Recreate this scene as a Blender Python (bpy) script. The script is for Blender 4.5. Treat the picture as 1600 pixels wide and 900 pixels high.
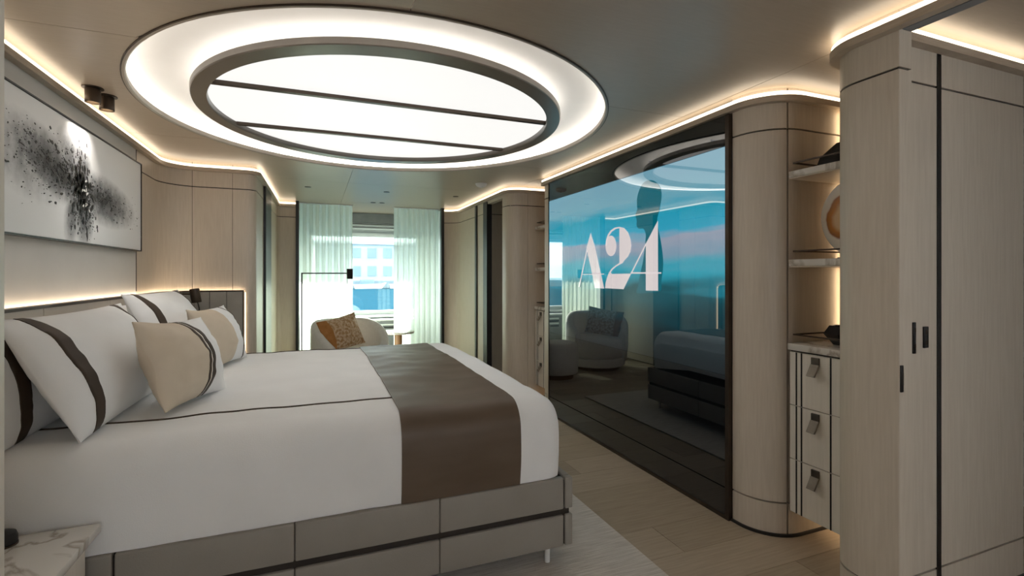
import bpy, bmesh, math, random
from mathutils import Vector, Matrix, noise
random.seed(7)
for o in list(bpy.data.objects): bpy.data.objects.remove(o, do_unlink=True)
SC = bpy.context.scene
COL = SC.collection
PI = math.pi

# ------------------------------------------------------------------ camera
FPX, HZ, CH = 775.0, 429.0, 1.25
YAW = math.atan(308 / 775)
cam = bpy.data.cameras.new('camera'); cam_o = bpy.data.objects.new('camera', cam); COL.objects.link(cam_o)
cam.sensor_width = 36; cam.lens = FPX / 1600 * 36; cam.shift_y = -(450 - HZ) / 1600; cam.clip_start = 0.05; cam.clip_end = 600
cam_o.location = (0, 0, CH); cam_o.rotation_euler = (PI / 2, 0, -YAW)
SC.camera = cam_o
# ------------------------------------------------------------------ world, sun, exposure
w = bpy.data.worlds.new('sky'); SC.world = w; w.use_nodes = True
bgn = w.node_tree.nodes['Background']; bgn.inputs[0].default_value = (0.95, 0.97, 1.0, 1); bgn.inputs[1].default_value = 2.3
sun = bpy.data.lights.new('sun', 'SUN'); sun_o = bpy.data.objects.new('sun', sun); COL.objects.link(sun_o)
sun.energy = 9.0; sun.angle = 0.01; sun.color = (1.0, 0.95, 0.86)
sun_o.rotation_euler = Vector((-0.28, -1.0, -0.70)).to_track_quat('-Z', 'Y').to_euler()
vs = SC.view_settings
vs.view_transform = 'Standard'; vs.look = 'None'; vs.gamma = 1.0; vs.use_curve_mapping = False
vs.exposure = 1.62

# ------------------------------------------------------------------ pixel -> position helpers
def ray(px, py):
    u = (px - 800) / FPX; s, c = math.sin(YAW), math.cos(YAW)
    return Vector((s + u * c, c - u * s, (HZ - py) / FPX))
def at_x(px, py, x):
    r = ray(px, py); return r * (x / r.x) + Vector((0, 0, CH))
def at_z(px, py, z):
    r = ray(px, py); return r * ((z - CH) / r.z) + Vector((0, 0, CH))

# ------------------------------------------------------------------ materials
MATS = {}
def nodemat(name):
    m = bpy.data.materials.new(name); m.use_nodes = True; MATS[name] = m
    nt = m.node_tree; return m, nt, nt.nodes['Principled BSDF']
def setp(p, **k):
    for a, v in k.items():
        n = a.replace('_', ' ')
        if n in p.inputs: p.inputs[n].default_value = v
def rgba(c): return (c[0], c[1], c[2], 1)
def textured(name, col, col2=None, rough=.5, scale=(1, 1, 1), nscale=8, detail=6, bump=0.0, spec=.5, contrast=(.3, .7), metallic=0, coat=0, bscale=None, sheen=0):
    """principled with two colours mixed by stretched noise"""
    m, nt, p = nodemat(name); N, L = nt.nodes, nt.links
    tc = N.new('ShaderNodeTexCoord'); mp = N.new('ShaderNodeMapping'); mp.inputs['Scale'].default_value = scale
    L.new(tc.outputs['Object'], mp.inputs[0])
    nz = N.new('ShaderNodeTexNoise'); nz.inputs['Scale'].default_value = nscale; nz.inputs['Detail'].default_value = detail
    L.new(mp.outputs[0], nz.inputs['Vector'])
    cr = N.new('ShaderNodeValToRGB'); cr.color_ramp.elements[0].position = contrast[0]; cr.color_ramp.elements[1].position = contrast[1]
    cr.color_ramp.elements[0].color = rgba(col); cr.color_ramp.elements[1].color = rgba(col2 or col)
    L.new(nz.outputs['Fac'], cr.inputs[0]); L.new(cr.outputs[0], p.inputs['Base Color'])
    setp(p, Roughness=rough, Metallic=metallic, Specular_IOR_Level=spec, Coat_Weight=coat, Coat_Roughness=.12, Sheen_Weight=sheen)
    if bump:
        b = N.new('ShaderNodeBump'); b.inputs['Strength'].default_value = bump; b.inputs['Distance'].default_value = .01
        if bscale:
            n2 = N.new('ShaderNodeTexNoise'); n2.inputs['Scale'].default_value = bscale; L.new(tc.outputs['Object'], n2.inputs['Vector']); L.new(n2.outputs['Fac'], b.inputs['Height'])
        else: L.new(nz.outputs['Fac'], b.inputs['Height'])
        L.new(b.outputs[0], p.inputs['Normal'])
    return m
def emis(name, col, strength):
    m, nt, p = nodemat(name)
    setp(p, Base_Color=(.12, .12, .12, 1), Roughness=.5); p.inputs['Emission Color'].default_value = rgba(col); p.inputs['Emission Strength'].default_value = strength
    return m

textured('wood', (.56, .48, .39), (.62, .54, .445), rough=.42, scale=(14, 14, .9), nscale=7, bump=.03)
textured('wall_fabric', (.68, .655, .625), (.72, .695, .665), rough=.7, nscale=5, bump=.05, bscale=240, spec=.2)
textured('headboard_light', (.52, .465, .40), (.56, .505, .44), rough=.5, nscale=5, bump=.06, bscale=200, spec=.4)
textured('wood_pale', (.80, .75, .67), (.86, .81, .73), rough=.45, scale=(14, 14, .9), nscale=7, bump=.02)
textured('ceiling_satin', (.44, .365, .285), (.47, .395, .315), rough=.33, scale=(2, 16, 2), nscale=6, spec=.6)
textured('groove', (.018, .013, .010), (.025, .018, .014), rough=.5)
textured('bronze', (.05, .035, .025), (.07, .05, .036), rough=.38, metallic=.6)
textured('black_metal', (.012, .011, .011), (.02, .018, .017), rough=.35, spec=.4)
textured('trim_wood', (.42, .34, .26), (.50, .42, .33), rough=.4, scale=(2, 2, 20), nscale=8)
textured('linen', (.85, .845, .84), (.89, .885, .88), rough=.85, nscale=5, bump=.06, bscale=260, spec=.2, sheen=.1)
textured('linen_grey', (.60, .59, .58), (.66, .65, .64), rough=.85, nscale=5, bump=.06, bscale=260, spec=.2)
textured('brown_fabric', (.050, .034, .022), (.066, .045, .030), rough=.55, nscale=9, spec=.35)
textured('throw', (.105, .071, .046), (.128, .089, .060), rough=.50, scale=(1, 4, 4), nscale=4, bump=.05, bscale=300, spec=.45)
textured('beige_silk', (.60, .50, .38), (.68, .58, .455), rough=.5, nscale=6, spec=.4, bump=.04, bscale=40)
textured('leather', (.285, .26, .23), (.315, .29, .258), rough=.46, nscale=5, bump=.08, bscale=220, spec=.4)
textured('headboard', (.33, .30, .265), (.37, .34, .30), rough=.5, nscale=5, bump=.06, bscale=200, spec=.4)
textured('rug', (.56, .51, .455), (.74, .69, .63), rough=.95, scale=(1.2, 30, 1), nscale=6, bump=.5, spec=.1, contrast=(.35, .65))
textured('cream_boucle', (.84, .825, .80), (.90, .885, .865), rough=.95, nscale=30, bump=.3, spec=.1, sheen=.2)
textured('white_trim', (.78, .80, .79), (.83, .85, .84), rough=.4)
textured('grey_grille', (.20, .21, .22), (.25, .26, .27), rough=.5)
textured('white_plastic', (.75, .74, .72), (.8, .79, .77), rough=.4)
textured('brushed_plate', (.10, .085, .07), (.14, .12, .10), rough=.3, metallic=.8)
textured('tab_leather', (.25, .21, .165), (.31, .265, .21), rough=.5, nscale=30)
textured('walnut', (.20, .10, .045), (.28, .15, .07), rough=.45, scale=(3, 3, .6), nscale=8)
textured('hull_paint', (.5, .47, .43), (.52, .49, .45), rough=.7)
emis('led', (1.0, .83, .62), 1.4)
emis('led_hidden', (1.0, .78, .54), 5.5)
emis('led_soft', (1.0, .74, .46), 3.0)
emis('led_faint', (1.0, .76, .48), 1.0)
emis('led_cove', (1.0, .95, .885), 4.4)
emis('led_ring', (1.0, .95, .885), 3.2)
emis('light_panel_glow', (1.0, .985, .955), 0.31)
emis('lamp_glow', (1.0, .78, .5), 4.0)

def plank_mats():
    out = []
    for i, (a, b) in enumerate([((.35, .275, .19), (.43, .345, .25)), ((.39, .31, .225), (.47, .38, .28)), ((.32, .25, .175), (.40, .32, .23))]):
        out.append(textured('oak_plank_%s' % 'abc'[i], a, b, rough=.5, scale=(1.0, 16, 1), nscale=5, bump=.05))
    return out
PLANK = plank_mats()

def marble_mat():
    m, nt, p = nodemat('marble'); N, L = nt.nodes, nt.links
    tc = N.new('ShaderNodeTexCoord'); n1 = N.new('ShaderNodeTexNoise'); n1.inputs['Scale'].default_value = 3; n1.inputs['Detail'].default_value = 8; n1.inputs['Distortion'].default_value = 1.6
    L.new(tc.outputs['Object'], n1.inputs['Vector'])
    s = N.new('ShaderNodeMath'); s.operation = 'SUBTRACT'; s.inputs[1].default_value = .5; L.new(n1.outputs['Fac'], s.inputs[0])
    a = N.new('ShaderNodeMath'); a.operation = 'ABSOLUTE'; L.new(s.outputs[0], a.inputs[0])
    cr = N.new('ShaderNodeValToRGB'); e = cr.color_ramp.elements
    e[0].position = 0; e[0].color = (.42, .37, .31, 1); e[1].position = .05; e[1].color = (.72, .69, .64, 1)
    L.new(a.outputs[0], cr.inputs[0]); L.new(cr.outputs[0], p.inputs['Base Color']); setp(p, Roughness=.22)
marble_mat()

def glass_black():
    m, nt, p = nodemat('black_glass'); setp(p, Base_Color=(.006, .007, .009, 1), Roughness=.015, IOR=1.95)
glass_black()

def window_glass(name, tint):
    m, nt, p = nodemat(name); N, L = nt.nodes, nt.links
    t = N.new('ShaderNodeBsdfTransparent'); t.inputs[0].default_value = tint
    g = N.new('ShaderNodeBsdfGlossy'); g.inputs['Roughness'].default_value = .02
    mx = N.new('ShaderNodeMixShader'); mx.inputs[0].default_value = .06
    L.new(t.outputs[0], mx.inputs[1]); L.new(g.outputs[0], mx.inputs[2]); L.new(mx.outputs[0], N['Material Output'].inputs[0])
window_glass('window_glass', (.92, .985, .955, 1)); window_glass('clear_glass', (.97, .98, .98, 1))

def sheer():
    m, nt, p = nodemat('sheer_curtain'); N, L = nt.nodes, nt.links
    tr = N.new('ShaderNodeBsdfTranslucent'); tr.inputs[0].default_value = (.92, .97, .90, 1)
    df = N.new('ShaderNodeBsdfDiffuse'); df.inputs[0].default_value = (.84, .86, .82, 1)
    tp = N.new('ShaderNodeBsdfTransparent'); tp.inputs[0].default_value = (.95, 1, .97, 1)
    a = N.new('ShaderNodeMixShader'); a.inputs[0].default_value = .25
    b = N.new('ShaderNodeMixShader'); b.inputs[0].default_value = .13
    L.new(tr.outputs[0], a.inputs[1]); L.new(df.outputs[0], a.inputs[2])
    L.new(a.outputs[0], b.inputs[1]); L.new(tp.outputs[0], b.inputs[2]); L.new(b.outputs[0], N['Material Output'].inputs[0])
sheer()

def fur_mat():
    m, nt, p = nodemat('tan_fur'); N, L = nt.nodes, nt.links
    tc = N.new('ShaderNodeTexCoord'); n1 = N.new('ShaderNodeTexNoise'); n1.inputs['Scale'].default_value = 38; n1.inputs['Detail'].default_value = 6
    L.new(tc.outputs['Object'], n1.inputs['Vector'])
    cr = N.new('ShaderNodeValToRGB'); e = cr.color_ramp.elements
    e[0].position = .38; e[0].color = (.50, .27, .11, 1); e[1].position = .60; e[1].color = (.78, .60, .42, 1)
    L.new(n1.outputs['Fac'], cr.inputs[0]); L.new(cr.outputs[0], p.inputs['Base Color'])
    b = N.new('ShaderNodeBump'); b.inputs['Strength'].default_value = .7; b.inputs['Distance'].default_value = .02
    L.new(n1.outputs['Fac'], b.inputs['Height']); L.new(b.outputs[0], p.inputs['Normal']); setp(p, Roughness=.9, Sheen_Weight=.3)
fur_mat()
textured('orange_suede', (.45, .19, .05), (.55, .25, .08), rough=.85, nscale=20)

def agate():
    m, nt, p = nodemat('agate'); N, L = nt.nodes, nt.links
    tc = N.new('ShaderNodeTexCoord'); nz = N.new('ShaderNodeTexNoise'); nz.inputs['Scale'].default_value = 14
    L.new(tc.outputs['Object'], nz.inputs['Vector'])
    ln = N.new('ShaderNodeVectorMath'); ln.operation = 'LENGTH'; L.new(tc.outputs['Object'], ln.inputs[0])
    ad = N.new('ShaderNodeMath'); ad.operation = 'MULTIPLY_ADD'; ad.inputs[1].default_value = .03; L.new(nz.outputs['Fac'], ad.inputs[0]); L.new(ln.outputs['Value'], ad.inputs[2])
    cr = N.new('ShaderNodeValToRGB'); cr.color_ramp.elements[0].color = (.75, .50, .25, 1); cr.color_ramp.elements[0].position = 0
    for pos, c in ((.085, (.80, .55, .28, 1)), (.105, (.60, .22, .03, 1)), (.125, (.40, .14, .02, 1)), (.132, (.85, .78, .66, 1)), (.2, (.85, .82, .76, 1))):
        e = cr.color_ramp.elements.new(pos); e.color = c
    cr.color_ramp.elements[-1].position = .21
    L.new(ad.outputs[0], cr.inputs[0]); L.new(cr.outputs[0], p.inputs['Base Color']); setp(p, Roughness=.2)
agate()

def water():
    m, nt, p = nodemat('sea_water'); N, L = nt.nodes, nt.links
    nz = N.new('ShaderNodeTexNoise'); nz.inputs['Scale'].default_value = .5; nz.inputs['Detail'].default_value = 5
    tc = N.new('ShaderNodeTexCoord'); L.new(tc.outputs['Object'], nz.inputs['Vector'])
    b = N.new('ShaderNodeBump'); b.inputs['Strength'].default_value = .6; b.inputs['Distance'].default_value = .5; L.new(nz.outputs['Fac'], b.inputs['Height']); L.new(b.outputs[0], p.inputs['Normal'])
    setp(p, Base_Color=(.014, .05, .08, 1), Roughness=.7, Specular_IOR_Level=0.0)
water()
textured('quay_stone_haze', (.16, .22, .27), (.22, .28, .33), rough=.8, nscale=.5)  # stone colour with distance haze mixed in
textured('facade_pale_haze', (.30, .38, .45), (.36, .44, .50), rough=.8, nscale=.3)  # bluish cast of the far haze is put into the facade colour
textured('facade_haze_blue', (.20, .29, .38), (.25, .34, .43), rough=.8, nscale=.3)  # blue here stands for haze over the water
textured('far_window_haze', (.15, .22, .30), (.19, .27, .35), rough=.4, nscale=.3)  # low contrast to the facades, haze painted into the colour
textured('hull_white', (.75, .80, .85), (.82, .86, .9), rough=.4, nscale=.3)

def screen_mat():
    """film picture: pale dusk sky over a band of teal sea, dark at the foot; a lit display behind glossy glass"""
    m, nt, p = nodemat('screen_picture'); N, L = nt.nodes, nt.links
    tc = N.new('ShaderNodeTexCoord'); sx = N.new('ShaderNodeSeparateXYZ'); L.new(tc.outputs['Object'], sx.inputs[0])
    mp = N.new('ShaderNodeMapping'); mp.inputs['Scale'].default_value = (1, .9, 7); L.new(tc.outputs['Object'], mp.inputs[0])
    nz = N.new('ShaderNodeTexNoise'); nz.inputs['Scale'].default_value = 1.6; nz.inputs['Detail'].default_value = 3; L.new(mp.outputs[0], nz.inputs['Vector'])
    f1 = N.new('ShaderNodeMath'); f1.operation = 'MULTIPLY_ADD'; f1.inputs[1].default_value = .22; L.new(nz.outputs['Fac'], f1.inputs[0])
    L.new(sx.outputs['Z'], f1.inputs[2])
    f2 = N.new('ShaderNodeMapRange'); f2.inputs['From Min'].default_value = .735 + .11; f2.inputs['From Max'].default_value = 1.905 + .11; L.new(f1.outputs[0], f2.inputs['Value'])
    cr = N.new('ShaderNodeValToRGB'); el = cr.color_ramp.elements
    el[0].position = 0; el[0].color = (.004, .007, .009, 1); el[1].position = 1; el[1].color = (.13, .28, .36, 1)
    for pos, c in ((.14, (.004, .012, .016)), (.24, (.004, .035, .046)), (.35, (.004, .065, .085)), (.40, (.012, .17, .23)), (.45, (.02, .27, .36)), (.50, (.06, .28, .36)), (.56, (.17, .26, .34)), (.62, (.25, .28, .35)), (.66, (.03, .29, .42)), (.78, (.008, .25, .36)), (.86, (.14, .31, .38))):
        e = el.new(pos); e.color = (c[0], c[1], c[2], 1)
    L.new(f2.outputs[0], cr.inputs[0])
    setp(p, Base_Color=(.006, .007, .009, 1), Roughness=.015, IOR=1.95)
    L.new(cr.outputs[0], p.inputs['Emission Color']); p.inputs['Emission Strength'].default_value = .36
screen_mat()
def flat_screen(name, c, s):
    m, nt, p = nodemat(name); setp(p, Base_Color=(.006, .007, .009, 1), Roughness=.015, IOR=1.95)
    p.inputs['Emission Color'].default_value = rgba(c); p.inputs['Emission Strength'].default_value = s
flat_screen('screen_letters', (.60, .54, .54), .35)
flat_screen('screen_silhouette', (.0, .045, .062), .8)

def canvas_mat():
    m, nt, p = nodemat('art_canvas'); N, L = nt.nodes, nt.links
    tc = N.new('ShaderNodeTexCoord')
    def blob(cy, cz, ry, rz, rot, amp):
        mp = N.new('ShaderNodeMapping'); mp.vector_type = 'TEXTURE'
        mp.inputs['Location'].default_value = (-1.055, cy, cz); mp.inputs['Rotation'].default_value = (rot, 0, 0); mp.inputs['Scale'].default_value = (1, ry, rz)
        L.new(tc.outputs['Object'], mp.inputs[0])
        ln = N.new('ShaderNodeVectorMath'); ln.operation = 'LENGTH'; L.new(mp.outputs[0], ln.inputs[0])
        mr = N.new('ShaderNodeMapRange'); mr.inputs['From Min'].default_value = 1; mr.inputs['From Max'].default_value = 0; mr.inputs['To Max'].default_value = amp
        L.new(ln.outputs['Value'], mr.inputs['Value']); return mr.outputs[0]
    bl = [blob(3.28, 1.645, .55, .15, -.06, 1.0), blob(2.76, 1.715, .50, .15, -.22, 1.15), blob(3.03, 1.64, .15, .30, .10, 1.25), blob(2.90, 1.75, .16, .22, .5, .8), blob(2.93, 1.55, .1, .2, -.3, .8), blob(2.55, 1.72, .5, .2, -.1, .5)]
    acc = bl[0]
    for b in bl[1:]:
        mx = N.new('ShaderNodeMath'); mx.operation = 'MAXIMUM'; L.new(acc, mx.inputs[0]); L.new(b, mx.inputs[1]); acc = mx.outputs[0]
    nz = N.new('ShaderNodeTexNoise'); nz.inputs['Scale'].default_value = 16; nz.inputs['Detail'].default_value = 9; nz.inputs['Roughness'].default_value = .7; L.new(tc.outputs['Object'], nz.inputs['Vector'])
    ml = N.new('ShaderNodeMath'); ml.operation = 'MULTIPLY'; L.new(acc, ml.inputs[0]); L.new(nz.outputs['Fac'], ml.inputs[1])
    cr = N.new('ShaderNodeValToRGB'); e = cr.color_ramp.elements; e[0].position = .03; e[0].color = (.88, .88, .885, 1); e[1].position = .48; e[1].color = (.025, .025, .027, 1)
    k = e.new(.26); k.color = (.22, .22, .23, 1)
    L.new(ml.outputs[0], cr.inputs[0]); L.new(cr.outputs[0], p.inputs['Base Color']); setp(p, Roughness=.5)
canvas_mat()

# ------------------------------------------------------------------ mesh helpers
class MB:
    def __init__(s): s.bm = bmesh.new()
    def box(s, x0, x1, y0, y1, z0, z1, bev=0, seg=2):
        b = bmesh.new(); bmesh.ops.create_cube(b, size=1)
        for v in b.verts: v.co = Vector(((x0 + x1) / 2 + v.co.x * (x1 - x0), (y0 + y1) / 2 + v.co.y * (y1 - y0), (z0 + z1) / 2 + v.co.z * (z1 - z0)))
        if bev: bmesh.ops.bevel(b, geom=list(b.edges), offset=bev, segments=seg, affect='EDGES', profile=.5)
        return s.merge(b)
    def merge(s, b):
        mp = {v: s.bm.verts.new(v.co) for v in b.verts}
        for f in b.faces:
            try: s.bm.faces.new([mp[v] for v in f.verts])
            except ValueError: pass
        b.free(); return s
    def raw(s, vs, fs):
        vv = [s.bm.verts.new(v) for v in vs]
        for f in fs:
            try: s.bm.faces.new([vv[i] for i in f])
            except ValueError: pass
        return s
    def loops(s, rings, closed=True, cap=True, wrap=False):
        """rings: list of equal-length point lists, skinned in order"""
        n = len(rings[0]); vv = [[s.bm.verts.new(p) for p in r] for r in rings]
        m = len(rings)
        for i in range(m if wrap else m - 1):
            a, b = vv[i], vv[(i + 1) % m]
            for j in range(n if closed else n - 1):
                k = (j + 1) % n
                s.bm.faces.new((a[j], a[k], b[k], b[j]))
        if cap and not wrap and closed:
            s.bm.faces.new(list(reversed(vv[0]))); s.bm.faces.new(vv[-1])
        return s
    def lathe(s, prof, c=(0, 0, 0), n=32, sx=1, sy=1):
        rings = []
        for r, z in prof: rings.append([(c[0] + max(r, 1e-4) * sx * math.cos(2 * PI * k / n), c[1] + max(r, 1e-4) * sy * math.sin(2 * PI * k / n), c[2] + z) for k in range(n)])
        return s.loops(rings)
    def tube(s, pts, r, n=10):
        pts = [Vector(p) for p in pts]; rings = []
        for i, p in enumerate(pts):
            t = (pts[min(i + 1, len(pts) - 1)] - pts[max(i - 1, 0)]).normalized()
            u = t.cross(Vector((0, 0, 1))); u = u.normalized() if u.length > 1e-3 else Vector((1, 0, 0)); v = t.cross(u)
            rings.append([p + r * (math.cos(2 * PI * k / n) * u + math.sin(2 * PI * k / n) * v) for k in range(n)])
        return s.loops(rings)
    def prism(s, poly, z0, z1):
        """poly: list of (x,y); extruded z0..z1"""
        n = len(poly); a = [s.bm.verts.new((x, y, z0)) for x, y in poly]; b = [s.bm.verts.new((x, y, z1)) for x, y in poly]
        s.bm.faces.new(list(reversed(a))); s.bm.faces.new(b)
        for i in range(n): s.bm.faces.new((a[i], a[(i + 1) % n], b[(i + 1) % n], b[i]))
        return s
    def build(s, name, mat, parent=None, smooth=True, ang=35, local=False):
        bm = s.bm; bmesh.ops.recalc_face_normals(bm, faces=bm.faces)
        if parent and not local:
            L = world_loc(parent)
            for v in bm.verts: v.co -= L
        if smooth:
            for f in bm.faces: f.smooth = True
            for e in bm.edges:
                if len(e.link_faces) == 2 and e.calc_face_angle(0) > math.radians(ang): e.smooth = False
        me = bpy.data.meshes.new(name); bm.to_mesh(me); bm.free()
        if isinstance(mat, (list, tuple)):
            for q in mat: me.materials.append(MATS[q])
        else: me.materials.append(MATS[mat] if isinstance(mat, str) else mat)
        o = bpy.data.objects.new(name, me); COL.objects.link(o)
        if parent: o.parent = parent
        return o
def world_loc(o):
    v = Vector(o.location)
    while o.parent: o = o.parent; v += Vector(o.location)
    return v
def tag(o, label=None, cat=None, group=None, kind=None):
    if label: o['label'] = label
    if cat: o['category'] = cat
    if group: o['group'] = group
    if kind: o['kind'] = kind
    return o
def thing(name, label, cat, loc=(0, 0, 0), rz=0, group=None):
    o = bpy.data.objects.new(name, None); COL.objects.link(o); o.location = loc; o.rotation_euler = (0, 0, rz); o.empty_display_size = .1
    return tag(o, label, cat, group)
def bx(name, mat, parent, *a, bev=0, **k): return MB().box(*a, bev=bev).build(name, mat, parent, **k)

class Path:
    """2-D polyline with rounded corners; n points to the room"""
    def __init__(s, pts, rad, side):
        P = []; s.side = side
        for i, p in enumerate(pts):
            p = Vector(p); r = rad.get(i, 0)
            if 0 < i < len(pts) - 1 and r > 0:
                a = (Vector(pts[i - 1]) - p).normalized(); b = (Vector(pts[i + 1]) - p).normalized()
                half = a.angle(b) / 2; d = r / math.tan(half)
                t0, t1 = p + a * d, p + b * d; c = p + (a + b).normalized() * (r / math.sin(half))
                a0 = math.atan2(t0.y - c.y, t0.x - c.x); da = (math.atan2(t1.y - c.y, t1.x - c.x) - a0 + PI) % (2 * PI) - PI
                for k in range(13): P.append(c + r * Vector((math.cos(a0 + da * k / 12), math.sin(a0 + da * k / 12))))
            else: P.append(p)
        s.P = P; s.S = [0]
        for i in range(1, len(P)): s.S.append(s.S[-1] + (P[i] - P[i - 1]).length)
        s.len = s.S[-1]
    def pt(s, t):
        t = min(max(t, 0), s.len)
        for i in range(1, len(s.P)):
            if t <= s.S[i] + 1e-9:
                f = (t - s.S[i - 1]) / max(s.S[i] - s.S[i - 1], 1e-9); return s.P[i - 1].lerp(s.P[i], f)
        return s.P[-1]
    def near(s, x, y):
        best = None; q = Vector((x, y))
        for i in range(1, len(s.P)):
            a, b = s.P[i - 1], s.P[i]; d = b - a; f = max(0, min(1, (q - a).dot(d) / max(d.dot(d), 1e-12)))
            dist = (a + d * f - q).length
            if best is None or dist < best[0]: best = (dist, s.S[i - 1] + f * d.length)
        return best[1]
    def strip(s, t0, t1, z0, z1, o0, o1, mb=None):
        mb = mb or MB(); pts = [s.pt(t0)] + [s.P[i] for i in range(len(s.P)) if t0 + 1e-5 < s.S[i] < t1 - 1e-5] + [s.pt(t1)]
        rings = []
        for i, p in enumerate(pts):
            d1 = (p - pts[i - 1]).normalized() if i else None; d2 = (pts[i + 1] - p).normalized() if i < len(pts) - 1 else None
            d1 = d1 or d2; d2 = d2 or d1
            n1 = Vector((-d1.y, d1.x)) * s.side; n2 = Vector((-d2.y, d2.x)) * s.side
            n = (n1 + n2); n = n / max(n.dot(n1), .2)
            A, B = p + n * o0, p + n * o1
            rings.append([(A.x, A.y, z0), (B.x, B.y, z0), (B.x, B.y, z1), (A.x, A.y, z1)])
        return mb.loops(rings)

H = 2.14          # ceiling
GZ = 1.945        # upper groove
LZ = 0.16         # lower groove
G = .004; GV = .0014   # half gaps between panels: level and upright joints

def panel_wall(name, path, seams, zs, mat='wood', label=None, core=.05, mats=None, skip=()):
    """wall core with proud veneer panels; seams = arc positions, zs = heights; each panel is a child"""
    c = path.strip(0, path.len, 0, H, -.012 - core, -.008).build(name, 'groove'); tag(c, label, kind='structure')
    ss = [0] + sorted(seams) + [path.len]
    for i in range(len(ss) - 1):
        for j in range(len(zs) - 1):
            if (i, j) in skip: continue
            path.strip(ss[i] + (GV if i else 0), ss[i + 1] - (GV if i < len(ss) - 2 else 0), zs[j] + (G if j else .012), zs[j + 1] - (G if j < len(zs) - 2 else 0), -.012, 0).build('panel', mats.get(i, mat) if mats else mat, c)
    return c
def light_rail(name, path, t0, t1, label):
    tr = path.strip(t0, t1, 2.070, 2.098, .0, .034).build(name, 'trim_wood'); tag(tr, label, kind='structure')
    path.strip(t0 + .002, t1 - .002, 2.098, 2.117, .0, .028).build('light_strip', 'led', tr)
    return tr
def skirting(name, path, t0, t1, label):
    return tag(path.strip(t0, t1, 0, .012, 0, .006).build(name, 'black_metal'), label, kind='structure')

# ================================================================== FLOOR
fl = tag(bx('floor', 'groove', None, -1.6, 3.75, -1.6, 7.75, -.08, -.012), 'brushed oak plank floor of the cabin', kind='structure')
PW = .235
row = 0; y = -1.5
while y < 7.65:
    off = [0, .85, .4, 1.25][row % 4]; x = -1.55 - off; k = 0
    while x < 3.7:
        ln = 1.75; a, b = max(x, -1.55), min(x + ln, 3.7)
        if b - a > .05:
            MB().box(a + .001, b - .001, y + .001, min(y + PW, 7.65) - .001, -.012, 0).build('plank', PLANK[(row * 2 + k * 5 + row // 3) % 3], fl, smooth=False)
        x += ln; k += 1
    y += PW; row += 1

# ================================================================== CEILING with oval opening
EC = Vector((.415, 3.01)); EA, EB = 1.25, 1.33
cl = None
XS = [-1.55, .30, 1.93, 3.7]; YS = [-1.55, .55, 2.25, 3.77, 5.05, 6.4, 7.65]
GROW = 0
def yell(x, sgn):
    t = 1 - ((x - EC.x) / (EA + GROW)) ** 2; return EC.y + sgn * (EB + GROW) * math.sqrt(t) if t > 0 else None
def xell(y, sgn):
    t = 1 - ((y - EC.y) / (EB + GROW)) ** 2; return EC.x + sgn * (EA + GROW) * math.sqrt(t) if t > 0 else None
def ceil_cell(x0, x1, y0, y1, i, j):
    N = 40
    if i == 2 or j not in (1, 2, 3): return [(x0, y0), (x1, y0), (x1, y1), (x0, y1)]
    if j == 1:
        top = []
        for k in range(N + 1):
            x = x1 + (x0 - x1) * k / N; e = yell(x, -1); top.append((x, min(y1, e) if e else y1))
        return [(x0, y0), (x1, y0)] + top
    if j == 3:
        bot = []
        for k in range(N + 1):
            x = x0 + (x1 - x0) * k / N; e = yell(x, 1); bot.append((x, max(y0, e) if e else y0))
        return bot + [(x1, y1), (x0, y1)]
    side = []
    if i == 0:
        for k in range(N + 1):
            y = y0 + (y1 - y0) * k / N; side.append((xell(y, -1), y))
        return [(x0, y1), (x0, y0)] + side
    for k in range(N + 1):
        y = y1 + (y0 - y1) * k / N; side.append((xell(y, 1), y))
    return [(x1, y0), (x1, y1)] + side
mb = MB(); GROW = .062
for i in range(3):
    for j in range(6): mb.prism(ceil_cell(XS[i], XS[i + 1], YS[j], YS[j + 1], i, j), H + .012, H + .06)
cl = tag(mb.build('ceiling', 'groove', smooth=False), 'low satin taupe ceiling of the cabin', kind='structure')
GROW = 0
for i in range(3):
    for j in range(6):
        g = .0015
        MB().prism(ceil_cell(XS[i] + g, XS[i + 1] - g, YS[j] + g, YS[j + 1] - g, i, j), H, H + .012).build('panel', 'ceiling_satin', cl, smooth=False)
bx('light_block_slab', 'hull_paint', cl, -1.6, 3.75, -1.6, 7.75, 2.5, 2.56)  # unseen slab added over the ceiling to block sky light

textured('lip_satin', (.34, .30, .25), (.38, .34, .29), rough=.4)
textured('bronze_ring', (.13, .11, .092), (.15, .13, .108), rough=.3, spec=.6)
# skylight -----------------------------------------------------------
sk = thing('skylight', 'large oval backlit skylight with glowing cove ring in the ceiling above the bed', 'skylight', (EC.x, EC.y, H))
NE = 128
def ell_rings(prof, mb=None, wrap=False):
    """prof: (a, b, z) triples"""
    mb = mb or MB()
    return mb.loops([[(EC.x + a * math.cos(2 * PI * k / NE), EC.y + b * math.sin(2 * PI * k / NE), z) for k in range(NE)] for a, b, z in prof], cap=False, wrap=wrap)
def esec(d, z): return (EA + d, EB + d, z)
ell_rings([esec(-.001, H - .006), esec(-.010, H - .007), esec(-.016, H - .002), esec(-.015, H + .022), esec(-.006, H + .026), esec(-.001, H + .024)], wrap=True).build('outer_lip', 'lip_satin', sk)
ell_rings([esec(.004, H - .005), esec(-.0008, H - .006), esec(-.0008, H + .010), esec(.004, H + .010)], wrap=True).build('dark_ring', 'bronze', sk)  # thin dark bronze ring along the outer lip
ell_rings([esec(.012, H + .014), esec(.045, H + .014), esec(.045, H + .020), esec(.012, H + .020)], wrap=True).build('light_shelf', 'white_trim', sk)
ell_rings([esec(.030, H + .021), esec(.042, H + .021), esec(.042, H + .036), esec(.030, H + .036)], wrap=True).build('light_strip', 'led_cove', sk)
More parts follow.
